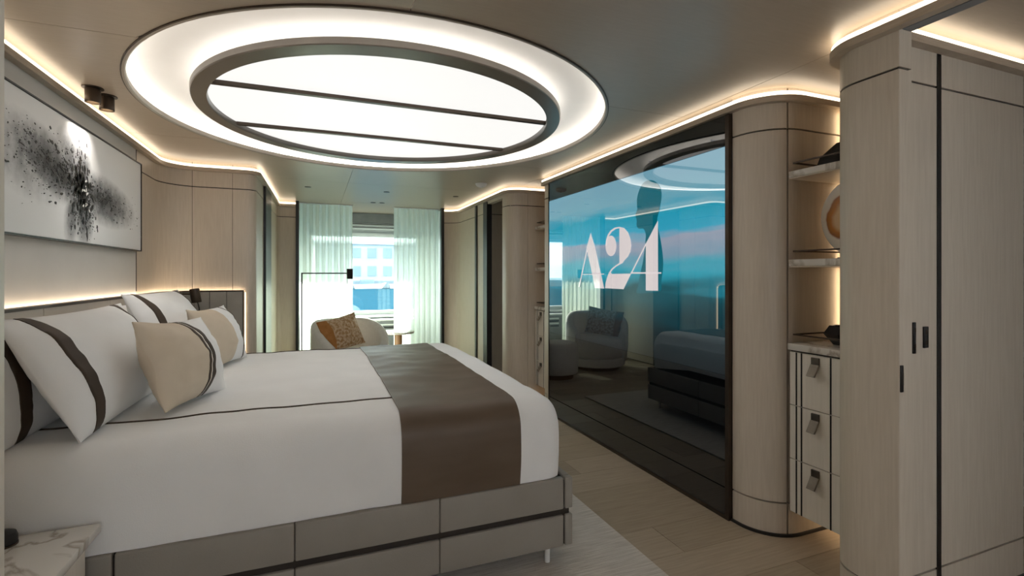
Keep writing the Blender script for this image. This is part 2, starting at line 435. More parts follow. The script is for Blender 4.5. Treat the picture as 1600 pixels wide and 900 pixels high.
textured('cove_paint', (.80, .78, .75), (.82, .80, .77), rough=.7)
RA, RB = 1.0, 1.045
IA, IB = .925, .945
cove = [(EA + d, EB + d, H + z) for d, z in ((.055, .012), (.056, .040), (.05, .058), (.036, .072), (.010, .083), (-.03, .091), (-.09, .096), (-.16, .098), (-.22, .097))] + [(.97, 1.0, H + .094), (IA + .005, IB + .005, H + .088), (IA + .004, IB + .004, H + .029)]
ell_rings(cove).build('cove', 'cove_paint', sk)
# inner ring
IA, IB = .925, .945
zr = H - .002
ell_rings([(RA, RB, zr + .030), (RA, RB, zr + .004), (RA - .004, RB - .004, zr), (IA + .004, IB + .004, zr), (IA, IB, zr + .006), (IA, IB, zr + .030)], wrap=True).build('inner_ring', 'bronze_ring', sk)
ell_rings([(RA - .048, RB - .058, zr + .031), (RA - .036, RB - .046, zr + .031), (RA - .036, RB - .046, zr + .038), (RA - .048, RB - .058, zr + .038)], wrap=True).build('light_strip', 'led_ring', sk)
# light panels between mullions
zp = H + .030
for a0, a1 in ((-2, 2.70), (2.70, 3.39), (3.39, 9)):
    poly = []
    for k in range(181):
        t = 2 * PI * k / 180; x, yv = EC.x + (IA + .002) * math.cos(t), EC.y + (IB + .002) * math.sin(t); poly.append((x, min(max(yv, a0), a1)))
    q = []
    for p in poly:
        if not q or (Vector(p) - Vector(q[-1])).length > 1e-4: q.append(p)
    if (Vector(q[0]) - Vector(q[-1])).length < 1e-4: q.pop()
    MB().prism(q, zp, zp + .02).build('light_panel', 'light_panel_glow', sk, smooth=False)
for ym in (2.70, 3.39):
    hw = IA * math.sqrt(1 - ((ym - EC.y) / IB) ** 2)
    bx('mullion', 'bronze', sk, EC.x - hw - .005, EC.x + hw + .005, ym - .014, ym + .014, zp - .018, zp + .004)
ell_rings([esec(.10, H + .14), (IA - .05, IB - .05, H + .2), (.01, .01, H + .2)]).build('housing', 'hull_paint', sk)

# ================================================================== WALLS
ZS3 = [0, LZ, GZ, H]; ZS2 = [0, GZ, H]
# left wall with headboard, art, rounded corner, then short return
PL = Path([(-1.09, 1.10), (-1.09, 4.57), (-.452, 4.57), (-.42, 6.55), (-.20, 6.55)], {1: .24, 2: .07, 3: .05}, -1)
sl = [PL.near(-1.09, 1.78), PL.near(-1.09, 3.935), PL.near(-.90, 4.57), PL.near(-.62, 4.57), PL.near(-.44, 4.85), PL.near(-.43, 5.12), PL.near(-.43, 5.62)]
wl = panel_wall('wall_left', PL, sl, [0, GZ, H], mats={0: 'wall_fabric', 1: 'wall_fabric'}, label='greige veneer wall behind the bed, wrapping round to the window')
light_rail('trim_1', PL, 0, PL.len, 'lit ledge under the ceiling along the bed wall')
tag(PL.strip(PL.near(-.43, 5.12) + .004, PL.near(-.43, 5.62) - .004, .0, 2.068, .002, .022).build('trim_2', 'black_metal'), 'full-height dark strip on the return wall left of the curtains', kind='structure')
# seam between art wall and corner is a wider dark inlay
tag(PL.strip(sl[1] - .006, sl[1] + .006, 1.14, 2.068, -.004, .002).build('trim_3', 'black_metal'), 'thin dark vertical inlay right of the painting', kind='structure')

# far right wall (to the window), door opening, rounded pier, niche side
PR = Path([(1.60, 6.55), (1.80, 6.55), (1.80, 5.40)], {1: .19}, -1)
wr = panel_wall('wall_right', PR, [PR.near(1.80, 5.70), PR.near(1.8, 5.64)], ZS2, label='pale curved wall panel to the right of the window')
tag(PR.strip(PR.near(1.80, 5.70), PR.near(1.80, 5.64), 0, 2.068, .001, .016).build('trim_4', 'black_metal'), 'dark vertical strip on the wall beside the far doorway', kind='structure')
PRall = Path([(1.60, 6.55), (1.80, 6.55), (1.80, 4.60), (2.46, 4.60)], {1: .19, 2: .13}, -1)
light_rail('trim_5', PRall, 0, PRall.len, 'lit ledge under the ceiling from the curtains to the far niche')
tag(bx('door_1', 'black_metal', None, 1.79, 1.85, 5.27, 5.40, 0, 2.065), 'dark metal frame of the far doorway', kind='structure')
PP = Path([(1.80, 4.80), (1.80, 4.60), (2.46, 4.60)], {1: .13}, -1)
panel_wall('wall_pier', PP, [PP.near(2.0, 4.60)], ZS2, label='rounded greige pier between the far doorway and the far niche')
skirting('baseboard_pier', PP, 0, PP.len, 'thin black skirting at the foot of the far pier')
PRh = Path([(1.80, 5.40), (1.80, 4.80)], {}, -1)
tag(PRh.strip(0, PRh.len, 2.04, H, -.06, -.001).build('wall_header', 'wood'), 'header panel over the far doorway', kind='structure')
# inside the doorway
PD = Path([(1.85, 5.40), (2.7, 5.40), (2.7, 4.66)], {}, -1)
panel_wall('wall_lobby', PD, [.38, .85], ZS2, label='greige panelled wall inside the far doorway')
tag(bx('trim_6', 'hull_paint', None, 1.83, 2.75, 4.655, 4.70, 0, H), 'hidden side of the far pier inside the doorway', kind='structure')

# window end: dark frames beside curtains and the alcove behind
for k, (x0, x1) in enumerate(((-.215, -.180), (1.575, 1.612))):
    tag(bx('trim_%d' % (7 + k), 'black_metal', None, x0, x1, 6.515, 6.60, 0, H), 'black vertical edge %s of the sheer curtains' % ('left', 'right')[k], kind='structure')
for k, x in enumerate((-.24, 1.62)):
    tag(bx('wall_alcove_%s' % ('left', 'right')[k], 'white_trim', None, x, x + .04, 6.56, 7.62, 0, H), 'white side wall of the window alcove on the %s' % ('left', 'right')[k], kind='structure')
# window wall
WX0, WX1, WZ0, WZ1, WY = -.10, 1.50, .66, 1.86, 7.55
mb = MB().box(-1.6, WX0, WY, WY + .1, 0, 2.5).box(WX1, 3.75, WY, WY + .1, 0, 2.5).box(WX0, WX1, WY, WY + .1, 0, WZ0).box(WX0, WX1, WY, WY + .1, WZ1, 2.5)
tag(mb.build('wall_window', 'white_trim', smooth=False), 'white outer wall around the big window', kind='structure')
wn = tag(MB().box(WX0, WX0 + .06, WY - .03, WY + .06, WZ0, WZ1, .008).box(WX1 - .06, WX1, WY - .03, WY + .06, WZ0, WZ1, .008).box(WX0 + .06, WX1 - .06, WY - .03, WY + .06, WZ0, WZ0 + .06, .008).box(WX0 + .06, WX1 - .06, WY - .03, WY + .06, WZ1 - .06, WZ1, .008).build('window_1', 'white_trim'), 'big white-framed window onto the harbour between the curtains', kind='structure')
bx('pane', 'window_glass', wn, WX0 + .05, WX1 - .05, WY + .02, WY + .028, WZ0 + .05, WZ1 - .05)
bx('window_sill', 'white_trim', wn, WX0 - .03, WX1 + .03, WY - .12, WY - .001, WZ0 - .035, WZ0, bev=.006)
# blind cassette with slats above the window
bl = thing('roller_louvre', 'dark slatted louvre housing above the window', 'louvre', (.7, 7.48, 1.93))
bx('housing', 'grey_grille', bl, -.19, 1.61, 7.44, 7.548, 2.0, 2.135)
for k in range(4): bx('slat', 'black_metal' if k % 2 else 'white_trim', bl, -.19, 1.61, 7.40 + .012 * k, 7.46 + .012 * k, 1.905 + .024 * k, 1.912 + .024 * k)
# low bench with grilles under the window
bn = thing('window_bench', 'low grey cabinet with ventilation slots under the window', 'cabinet', (.7, 7.4, 0))
bx('body', 'grey_grille', bn, -.15, 1.55, 7.30, 7.54, .012, .585)
for c in (.30, .62, .95, 1.28):
    for k in range(4): bx('louvre', 'black_metal' if k % 2 == 0 else 'white_trim', bn, c - .12, c + .12, 7.285, 7.30, .40 + k * .04, .42 + k * .04)
bx('top', 'white_trim', bn, -.17, 1.57, 7.27, 7.54, .585, .61, bev=.004)

# ---- media wall: end fascia, black glass, rounded panel into the near niche
TX = 1.97; TY0, TY1 = 1.93, 4.02
PT = Path([(2.46, 4.15), (TX, 4.15), (TX, 1.70), (2.46, 1.70)], {1: .012, 2: .19}, -1)
# path runs towards the camera: room is on its right
sTV0, sTV1 = PT.near(TX, TY1), PT.near(TX, TY0)
mw = PT.strip(0, PT.len, 0, H, -.062, -.02).build('wall_media', 'groove'); tag(mw, 'media wall holding the black glass screen, rounded at its near end', kind='structure')
for a, b in ((0, sTV0), (sTV1, PT.near(2.09, 1.70)), (PT.near(2.09, 1.70), PT.len)):
    for z0, z1 in ((.012, LZ - G), (LZ + G, GZ - G), (GZ + G, H)):
        PT.strip(a + (G if a else 0), b - (G if b < PT.len else 0), z0, z1, -.02, 0).build('panel', 'wood', mw)
tag(PT.strip(PT.near(TX, 2.0), PT.len, 0, .014, 0, .008).build('baseboard_media', 'black_metal'), 'black skirting round the curved end of the media wall', kind='structure')
light_rail('trim_9', PT, PT.near(TX, 4.15) - .01, PT.len, 'lit ledge above the screen, bending into the near niche')

# television -------------------------------------------------------------
tv = thing('television', 'huge wall-sized black glass television showing A24 over a teal seascape', 'television', (TX, (TY0 + TY1) / 2, 0))
SZ0, SZ1 = .735, 1.905
def glass(name, mat, y0, y1, z0, z1, par=tv): return bx(name, mat, par, TX - .018, TX + .001, y0, y1, z0, z1)
ya, yb = TY0 + .028, TY1 - .012
glass('top_glass', 'black_glass', ya, yb, SZ1 + .003, 2.066)
scr = glass('screen', 'screen_picture', ya, yb, SZ0, SZ1)
glass('lower_glass', 'black_glass', ya, yb, LZ + .003, SZ0 - .001)
glass('base_glass', 'black_glass', ya, yb, .022, LZ - .003)
for y0, y1 in ((TY0, TY0 + .024), (TY1 - .010, TY1)): bx('edge_frame', 'bronze', tv, TX - .022, TX + .001, y0, y1, 0, 2.066)
bx('bottom_frame', 'bronze', tv, TX - .022, TX + .001, TY0 + .025, TY1 - .011, 0, .02)
# picture elements: outlines set out on the screen plane
def scr_poly(name, mat, polys, x=TX - .0185, t=.0012):
    mb = MB()
    for P in polys:
        pts = [at_x(px, py, TX - .018) for px, py in P]
        n = len(pts); a = [mb.bm.verts.new((x, p.y, p.z)) for p in pts]; b = [mb.bm.verts.new((x - t, p.y, p.z)) for p in pts]
        mb.bm.faces.new(a); mb.bm.faces.new(list(reversed(b)))
        for i in range(n): mb.bm.faces.new((a[i], a[(i + 1) % n], b[(i + 1) % n], b[i]))
    return mb.build(name, mat, scr, smooth=False)
def z6(L): return [(840 + x / 1.956, 160 + y / 1.956) for x, y in L]
def z8(L): return [(880 + x / 6, 320 + y / 6) for x, y in L]
def spl(L, n=6):
    """closed Catmull-Rom through the points"""
    out = []; m = len(L)
    for i in range(m):
        p = [L[(i + k - 1) % m] for k in range(4)]
        for j in range(n):
            t = j / n
            out.append(tuple(.5 * (2 * p[1][c] + (p[2][c] - p[0][c]) * t + (2 * p[0][c] - 5 * p[1][c] + 4 * p[2][c] - p[3][c]) * t * t + (3 * p[1][c] - p[0][c] - 3 * p[2][c] + p[3][c]) * t ** 3) for c in (0, 1)))
    return out
sil = spl([(340, 238), (360, 242), (376, 262), (379, 292), (372, 330), (366, 358), (369, 385), (378, 430), (384, 480), (383, 515), (378, 548), (376, 575), (340, 582), (304, 582), (308, 560), (312, 535), (321, 495), (327, 455), (330, 425), (331, 402), (324, 386), (310, 386), (303, 376), (304, 362), (300, 344), (305, 326), (304, 300), (310, 272), (322, 248)], 4)
scr_poly('silhouette', 'screen_silhouette', [z6(sil)])
def thin(a, b, w):
    a, b = Vector(a), Vector(b); d = (b - a).normalized(); n = Vector((-d.y, d.x)) * w / 2
    return [tuple(a + n), tuple(b + n), tuple(b - n), tuple(a - n)]
A_ = [[(262, 262), (268, 290), (302, 400), (386, 785), (300, 780), (262, 590), (226, 430), (222, 398)], thin((228, 410), (152, 770), 9), thin((185, 652), (385, 650), 8)]
ball = [(450 + 50 * math.cos(2 * PI * k / 28), 385 + 96 * math.sin(2 * PI * k / 28)) for k in range(28)]
two_top = [(530, 207), (575, 218), (612, 262), (634, 325), (641, 385), (632, 440), (610, 485), (575, 522), (530, 550)]
arc = [(400, 385), (405, 330), (420, 282), (448, 240), (485, 214), (532, 206), (532, 218), (495, 226), (458, 252), (432, 290), (415, 335), (410, 385)]
tail = [(530, 545), (575, 520), (560, 545), (500, 578), (468, 605), (448, 632), (458, 648), (640, 645), (568, 791), (396, 782), (400, 735), (412, 690), (428, 645), (455, 600), (495, 568)]
four = [[(890, 150), (892, 806), (778, 804), (778, 365)], thin((782, 362), (642, 640), 11), [(636, 632), (922, 632), (922, 646), (636, 646)]]
scr_poly('letter', 'screen_letters', [z8(p) for p in A_], x=TX - .0200)['label'] = 'white letter A'
scr_poly('numeral', 'screen_letters', [z8(p) for p in (ball, two_top, arc, tail)], x=TX - .0200)['label'] = 'white numeral 2'
scr_poly('numeral', 'screen_letters', [z8(p) for p in four], x=TX - .0200)['label'] = 'white numeral 4'

# ---- column and passage with wardrobe
CX = 1.82
PC = Path([(2.46, 1.33), (CX, 1.33), (CX, 1.066), (1.888, 1.066), (1.888, 1.128)], {1: .13}, -1)
cw = panel_wall('wall_column', PC, [PC.near(CX + .05, 1.30), PC.near(CX, 1.066), PC.near(1.888, 1.066)], ZS3, label='tall greige column with a rounded edge right of the near niche', core=.03)
PCr = Path([(2.46, 1.33), (CX, 1.33), (CX, -.6)], {1: .13}, -1)
light_rail('trim_10', PCr, PCr.near(2.1, 1.33), PCr.len, 'lit ledge round the top of the near column and doorway header')
tag(bx('wall_doorway_header', 'wood', None, CX, 1.888, .12, 1.066, 2.082, H), 'header above the near doorway beside the column', kind='structure')
tag(bx('trim_11', 'grey_grille', None, CX + .015, 1.880, .12, 1.064, 2.074, 2.0815), 'dark sliding-door track under the near doorway header', kind='structure')
PCn = Path([(CX, .12), (CX, -1.55)], {}, -1)
panel_wall('wall_near_right', PCn, [], ZS3, label='greige wall beside the camera')
PW_ = Path([(1.888, 1.128), (2.73, 1.128)], {}, -1)
s5 = PW_.near(2.155, 1.128)
ww = panel_wall('wall_wardrobe', PW_, [s5], ZS3, label='built-in wardrobe wall with tall greige doors in the side passage')
tag(PW_.strip(s5 - .012, s5 + .012, 0, 2.068, -.004, .003).build('trim_12', 'black_metal'), 'black upright between the two wardrobe doors', kind='structure')
light_rail('trim_13', PW_, .0, PW_.len, 'lit ledge above the wardrobe doors')
skirting('baseboard_wardrobe', PW_, 0, PW_.len, 'black skirting under the wardrobe doors')
tag(bx('wall_passage_end', 'white_trim', None, 3.55, 3.6, -1.55, 2.0, 0, H), 'pale end wall of the side passage', kind='structure')
# near-left door jamb
tag(MB().box(-1.3, -.487, .92, 1.10, 0, H, .006).build('trim_14', 'wood_pale'), 'pale door jamb at the far left edge of the view', kind='structure')
# unseen outer shell, added to keep sky light out of the cabin
tag(bx('wall_light_block_left', 'hull_paint', None, -1.62, -1.56, -1.6, 7.75, 0, 2.5), 'unseen shell wall added left of the cabin to block sky light', kind='structure')
tag(bx('wall_light_block_right', 'hull_paint', None, 3.7, 3.76, -1.6, 7.75, 0, 2.5), 'unseen shell wall added right of the cabin to block sky light', kind='structure')
NW = ((-.3, 1.2), (2.5, 3.20)); NZ0, NZ1 = .85, 1.75  # unseen windows added behind the camera as daylight fill
mb = MB().box(-1.56, 3.7, -1.6, -1.55, 0, NZ0).box(-1.56, 3.7, -1.6, -1.55, NZ1, 2.5)
for a, b in ((-1.56, NW[0][0]), (NW[0][1], NW[1][0]), (NW[1][1], 3.7)): mb.box(a, b, -1.6, -1.55, NZ0, NZ1)
tag(mb.build('wall_near', 'wood', smooth=False), 'greige wall behind the camera with two added windows', kind='structure')
for k, (a, b) in enumerate(NW):
    f = MB().box(a, a + .05, -1.58, -1.53, NZ0, NZ1).box(b - .05, b, -1.58, -1.53, NZ0, NZ1).box(a + .05, b - .05, -1.58, -1.53, NZ0, NZ0 + .05).box(a + .05, b - .05, -1.58, -1.53, NZ1 - .05, NZ1).build('window_%d' % (2 + k), 'white_trim')
    tag(f, 'unseen window added behind the camera to bring in daylight, %s' % ('by the bed', 'in the side passage')[k], kind='structure')
    bx('pane', 'clear_glass', f, a + .045, b - .045, -1.562, -1.556, NZ0 + .045, NZ1 - .045)

PN = Path([(-1.5, .91), (-1.5, -1.5), (1.808, -1.5)], {1: .2}, -1)  # path of the unseen light rail added to warm the near ceiling
PN.side = 1
light_rail('trim_15', PN, 0, PN.len, 'unseen lit ledge added behind the camera as warm fill')
# switches
def switch(name, label, px, w, z0, z1, n):
    p = at_z(px, 429.0001, 1.2499); r = ray(px, 429); x = r.x / r.y * 1.128
    t = thing(name, label, 'switch', (x, 1.128, z0))
    bx('plate', 'black_metal', t, x - w / 2, x + w / 2, 1.122, 1.1285, z0, z1, bev=.0015)
    for k in range(n):
        zc = z0 + (z1 - z0) * (k + .5) / n; bx('button', 'bronze', t, x - w * .25, x + w * .25, 1.120, 1.122, zc - .008, zc + .008, bev=.001)
switch('wall_switch', 'narrow tall black switch plate on the wardrobe door nearer the column', 1427, .014, .965, 1.078, 2)
switch('wall_socket', 'black two-button wall plate right of the narrow switch', 1445, .026, .982, 1.060, 2)
t = thing('strike_plate', 'small black latch plate on the edge of the near column', 'latch', (CX + .012, 1.066, .86))
bx('plate', 'black_metal', t, CX + .004, CX + .016, 1.061, 1.0665, .855, .945, bev=.001)
bx('slot', 'brushed_plate', t, CX + .007, CX + .013, 1.059, 1.061, .88, .92)

# ================================================================== NICHES (drawers, shelves)
def niche(y0, y1, far):
    side = 'far' if far else 'near'
    tag(bx('wall_niche_%s' % side, 'wood', None, 2.445, 2.48, y0, y1, 0, H), 'greige back wall of the %s niche' % side, kind='structure')
    where = 'beyond the television' if far else 'between the television and the column'
    cb = thing('drawer_cabinet', 'pale three-drawer cabinet floating in the niche %s' % where, 'cabinet', (2.26, (y0 + y1) / 2, .13), group='niche drawer cabinets')
    bx('body', 'groove', cb, 2.092, 2.44, y0 + .003, y1 - .003, .135, .895)
    zt = [.138, .388, .640, .890]
    bars = [y1 - .040, y1 - .066, y1 - .205]
    for k in range(3):
        dr = bx('drawer', 'wood_pale', cb, 2.080, 2.094, y0 + .006, y1 - .006, zt[k] + .002, zt[k + 1] - .002)
        for b in bars: bx('inlay', 'black_metal', dr, 2.0785, 2.0805, b - .0035, b + .0035, zt[k] + .002, zt[k + 1] - .002)
        yh = y1 - .137; zh = zt[k + 1] - .012
        hd = bx('handle_mount', 'brushed_plate', dr, 2.070, 2.0797, yh - .018, yh + .018, zh - .034, zh, bev=.001)
        mb = MB(); w = .019
        prof = [(2.069, zh - .030), (2.040, zh - .080), (2.047, zh - .084), (2.078, zh - .034)]
        mb.loops([[(x, yh - w, z) for x, z in prof], [(x, yh + w, z) for x, z in prof]]); mb.build('handle', 'tab_leather', dr)
    tag(bx('marble_counter', 'marble', None, 2.068, 2.442, y0 + .003, y1 - .003, .897, .928, bev=.003), 'white marble counter on the drawers %s' % where, 'counter', 'niche counters')
    for q, z in enumerate((1.32, 1.735)):
        sh = thing('marble_shelf', '%s marble shelf with slim rail in the niche %s' % (('lower', 'upper')[q], where), 'shelf', (2.26, (y0 + y1) / 2, z), group='niche shelves')
        bx('slab', 'marble', sh, 2.075, 2.442, y0 + .003, y1 - .003, z - .030, z, bev=.002)
        bx('underside', 'wood', sh, 2.078, 2.44, y0 + .004, y1 - .004, z - .036, z - .0305)
        rail(sh, y0, y1, z)
    ct = thing('gallery_rail', 'slim dark rail on the marble counter %s' % where, 'rail', (2.1, (y0 + y1) / 2, .928), group='counter rails'); rail(ct, y0, y1, .928)
    # lighting of the niche: upright strip at the back corner and a strip under the drawers
    ls = thing('niche_light', 'upright light strip at the back of the niche %s' % where, 'light strip', (2.43, y1 - .02, .93), group='niche lights')
    bx('profile', 'bronze', ls, 2.425, 2.435, y1 - .032, y1 - .022, .93, 2.06)
    for za, zb in ((.935, 1.28), (1.325, 1.695), (1.74, 2.06)): bx('light_strip', 'led_soft', ls, 2.437, 2.443, y1 - .030, y1 - .010, za, zb)
    us = thing('under_cabinet_light', 'warm light strip under the drawers %s' % where, 'light strip', (2.38, (y0 + y1) / 2, .12), group='under-drawer lights')
    bx('channel', 'bronze', us, 2.36, 2.40, y0 + .02, y1 - .02, .124, .134); bx('light_strip', 'led_soft', us, 2.365, 2.395, y0 + .025, y1 - .025, .119, .124)
def rail(par, y0, y1, z):
    zz = z + .040; mb = MB(); r = .0035
    mb.box(2.095 - r, 2.095 + r, y0 + .01, y1 - .012, zz - r, zz + r).box(2.095, 2.43, y1 - .016, y1 - .009, zz - r, zz + r)
    mb.box(2.095 - r, 2.095 + r, y0 + .006, y0 + .013, z, zz).box(2.42, 2.427, y1 - .016, y1 - .009, z, zz)
    mb.build('rail', 'bronze', par, smooth=False)
niche(1.338, 1.694, False)
niche(4.156, 4.594, True)

# objects in the near niche
t = thing('angular_sculpture', 'black faceted sculpture on the upper shelf of the near niche', 'sculpture', (2.27, 1.53, 1.735))
def hull(pts, name, mat, par):
    b = bmesh.new()
    for p in pts: b.verts.new(p)
    bmesh.ops.convex_hull(b, input=b.verts)
    mb = MB(); mb.merge(b); return mb.build(name, mat, par, smooth=False)
hull([(2.2, 1.475, 1.736), (2.2, 1.655, 1.736), (2.36, 1.655, 1.736), (2.36, 1.475, 1.736), (2.21, 1.635, 1.80), (2.34, 1.635, 1.80), (2.23, 1.570, 1.855), (2.32, 1.570, 1.855), (2.23, 1.485, 1.86), (2.32, 1.485, 1.86)], 'body', 'black_metal', t)
hull([(2.25, 1.535, 1.85), (2.30, 1.535, 1.85), (2.25, 1.570, 1.85), (2.30, 1.570, 1.85), (2.26, 1.550, 1.985), (2.29, 1.550, 1.985), (2.26, 1.565, 1.985), (2.29, 1.565, 1.985)], 'spire', 'black_metal', t)
ag = thing('agate_slice', 'round orange agate slice with white rim on the lower shelf', 'ornament', (2.27, 1.51, 1.32))
mb = MB(); n = 40; rings = []
for x, s in ((-.014, .97), (-.009, 1), (.009, 1), (.014, .97)):
    rings.append([(x, s * .142 * math.cos(2 * PI * k / n) * (1 + .02 * math.sin(3 * 2 * PI * k / n)), s * .165 * math.sin(2 * PI * k / n) * (1 + .02 * math.cos(5 * 2 * PI * k / n))) for k in range(n)])
mb.loops(rings); d = mb.build('slice', 'agate', ag, local=True); d.location = (-.02, 0, .190)
mb = MB().box(2.235, 2.275, 1.45, 1.57, 1.321, 1.329, .002); mb.tube([(2.25, 1.535, 1.325), (2.25, 1.565, 1.39)], .004).tube([(2.25, 1.485, 1.325), (2.25, 1.455, 1.39)], .004); mb.build('stand', 'brushed_plate', ag)
t = thing('faceted_tray', 'black faceted bowl on the marble counter of the near niche', 'bowl', (2.25, 1.52, .928))
mb = MB(); n = 6
pr = [(.045, .001), (.085, .05), (.060, .088), (.052, .086), (.072, .05), (.035, .012)]
mb.loops([[(2.25 + r * math.cos(2 * PI * k / n + .3), 1.545 + r * math.sin(2 * PI * k / n + .3), .928 + z) for k in range(n)] for r, z in pr]); mb.build('bowl', 'black_metal', t, smooth=False)
# objects in the far niche: books and a vase on each level
for z, spec in ((.929, ((.20, .024), (.22, .03), (.19, .026))), (1.321, ((.06, .05),)), (1.736, ((.24, .03), (.22, .028), (.2, .03), (.23, .026)))):
    yy = 4.175
    for k, (hh, th) in enumerate(spec):
        lv = {.929: 'marble counter', 1.321: 'lower shelf', 1.736: 'upper shelf'}[z]
        bk = thing('book', '%s dark book on the %s of the far niche' % (('first', 'second', 'third', 'fourth')[k], lv) if len(spec) > 1 else 'single thick low book on the %s of the far niche' % lv, 'book', (2.2, yy, z), group='books in the far niche')
        bx('cover', ('bronze', 'black_metal', 'brown_fabric')[k % 3], bk, 2.14, 2.30, yy, yy + th, z + .0005, z + hh, bev=.001); bx('pages', 'white_plastic', bk, 2.146, 2.302, yy + .003, yy + th - .003, z + .004, z + hh + .0008)
        yy += th + .003

# ================================================================== BED WALL: headboard, art, reading lamp
hb = thing('headboard', 'long taupe upholstered headboard with channelled end panel', 'headboard', (-1.05, 2.9, 0))
HZT = 1.125
pieces = [(PL.near(-1.09, 1.16), PL.near(-1.09, 1.88)), (PL.near(-1.09, 1.88), PL.near(-1.09, 2.56)), (PL.near(-1.09, 2.56), PL.near(-1.09, 3.26)), (PL.near(-1.09, 3.26), PL.near(-1.09, 3.97))]
e0, e1 = PL.near(-1.09, 3.97), PL.near(-.535, 4.57)
nC = 9
for k in range(nC): pieces.append((e0 + (e1 - e0) * k / nC, e0 + (e1 - e0) * (k + 1) / nC))
PL.strip(pieces[0][0], e1 - .004, .02, HZT - .006, .030, .050).build('backing', 'groove', hb)
for k, (a, b) in enumerate(pieces):
    g = .004 if k in (3, 4) else .0025
    PL.strip(a + (g if k else 0), b - g, .02, HZT - .012, .050, .072).build('panel', 'headboard_light' if k < 4 else 'headboard', hb)
PL.strip(pieces[0][0], e1, HZT - .012, HZT, .030, .074).build('top_edge', 'bronze', hb)
PL.strip(e1 - .004, e1 + .004, .02, HZT - .012, .016, .074).build('end_edge', 'bronze', hb)
PL.strip(pieces[0][0], e1 - .01, HZT - .030, HZT - .016, .001, .020).build('light_strip', 'led_hidden', hb)
PL.strip(e1 + .004, e1 + .010, .4, HZT - .02, .0, .012).build('light_strip', 'led_faint', hb)

art = thing('painting', 'large white abstract painting with a black ink splash above the headboard', 'painting', (-1.07, 2.85, 1.40))
AY0, AY1, AZ0, AZ1 = 1.80, 3.905, 1.400, 1.972
bx('canvas', 'art_canvas', art, -1.084, -1.055, AY0 + .008, AY1 - .008, AZ0 + .008, AZ1 - .008)['label'] = 'white canvas with smoky black splash'
mb = MB()
for a in ((AY0, AY0 + .006, AZ0, AZ1), (AY1 - .006, AY1, AZ0, AZ1), (AY0 + .006, AY1 - .006, AZ0, AZ0 + .006), (AY0 + .006, AY1 - .006, AZ1 - .006, AZ1)): mb.box(-1.088, -1.050, *a)
mb.build('frame', 'black_metal', art, smooth=False)
# canvas material uses world-like coordinates
art.location = (0, 0, 0)
for ch in art.children:
    for v in ch.data.vertices: v.co += Vector((-1.07, 2.85, 1.40))
rs = random.Random(11); mb = MB()
def blot(y, z, r, ang, st):
    n = 9; pts = []
    for k in range(n):
        t = 2 * PI * k / n; q = r * (.7 + .6 * rs.random()); a, b = q * st * math.cos(t), q * math.sin(t) / st
        yy, zz = y + a * math.cos(ang) - b * math.sin(ang), z + a * math.sin(ang) + b * math.cos(ang)
        pts.append((min(max(yy, AY0 + .01), AY1 - .01), min(max(zz, AZ0 + .01), AZ1 - .01)))
    x0, x1 = -1.0548, -1.0535
    a = [mb.bm.verts.new((x0, p[0], p[1])) for p in pts]; b = [mb.bm.verts.new((x1, p[0], p[1])) for p in pts]
    mb.bm.faces.new(b)
    for i in range(n): mb.bm.faces.new((a[i], a[(i + 1) % n], b[(i + 1) % n], b[i]))
C0 = (3.02, 1.665)
arms = [(2.75, .50, 90), (2.95, .62, 70), (3.35, .42, 40), (-1.15, .24, 60), (-1.75, .27, 70), (1.75, .24, 40), (-.12, .62, 70), (2.4, .3, 40), (.0, .35, 30)]
for ang, R, cnt in arms:
    for k in range(int(cnt * 2.2)):
        d = R * rs.random() ** 1.15; sp = .055 + .10 * d; aa = ang
        yy = C0[0] + d * math.cos(aa) * 1.25 + rs.gauss(0, sp * .6); zz = C0[1] + d * math.sin(aa) * .8 + rs.gauss(0, sp * .45)
        if AY0 + .03 < yy < AY1 - .03 and AZ0 + .02 < zz < AZ1 - .02: blot(yy, zz, .0014 + .0075 * rs.random() ** 4 * (1.25 - d), aa, 1 + 1.1 * rs.random())
for k in range(70): blot(C0[0] + rs.gauss(0, .05), C0[1] + rs.gauss(0, .075), .005 + .010 * rs.random(), 1.2 + rs.random(), 1.3)
tag(mb.build('ink_splash', 'black_metal', art, smooth=False), 'scattered black ink flecks', kind='stuff')
mb = MB()
for k in range(14): blot(C0[0] + rs.gauss(.03, .03), C0[1] + rs.gauss(-.02, .06), .003 + .004 * rs.random(), rs.random() * 3, 1.3)
for v in mb.bm.verts: v.co.x += .0009
o = mb.build('gold_fleck', 'brushed_gold' if 'brushed_gold' in MATS else 'white_plastic', art, smooth=False); tag(o, 'pale flecks in the middle of the splash', kind='stuff')

rl = thing('reading_lamp', 'black cylinder reading lamp on the headboard by the far pillow', 'lamp', (-.90, 4.42, 1.04))
p = Vector((-.826, 4.30, 1.093))
mb = MB(); ax = Vector((.16, -.05, -1)).normalized(); q = ax.to_track_quat('Z', 'Y')
prof = [(.0, -.052), (.030, -.052), (.033, -.049), (.033, .049), (.031, .052), (.029, .050), (.029, .02), (0, .02)]
mb.lathe(prof, n=24)
for v in mb.bm.verts: v.co = p + q @ v.co
mb.build('head', 'bronze', rl)
MB().tube([(-.93, 4.36, 1.105), (-.88, 4.33, 1.105), p + Vector((-.02, .01, .01))], .006).build('arm', 'bronze', rl)
MB().box(-1.005, -.925, 4.345, 4.375, 1.085, 1.122, .003).build('bracket', 'brushed_plate', rl)
mb = MB().tube([p + Vector((.01, .0, -.03)), p + Vector((.015, .05, -.10)), p + Vector((.0, .12, -.14))], .004); mb.build('stem', 'bronze', rl)

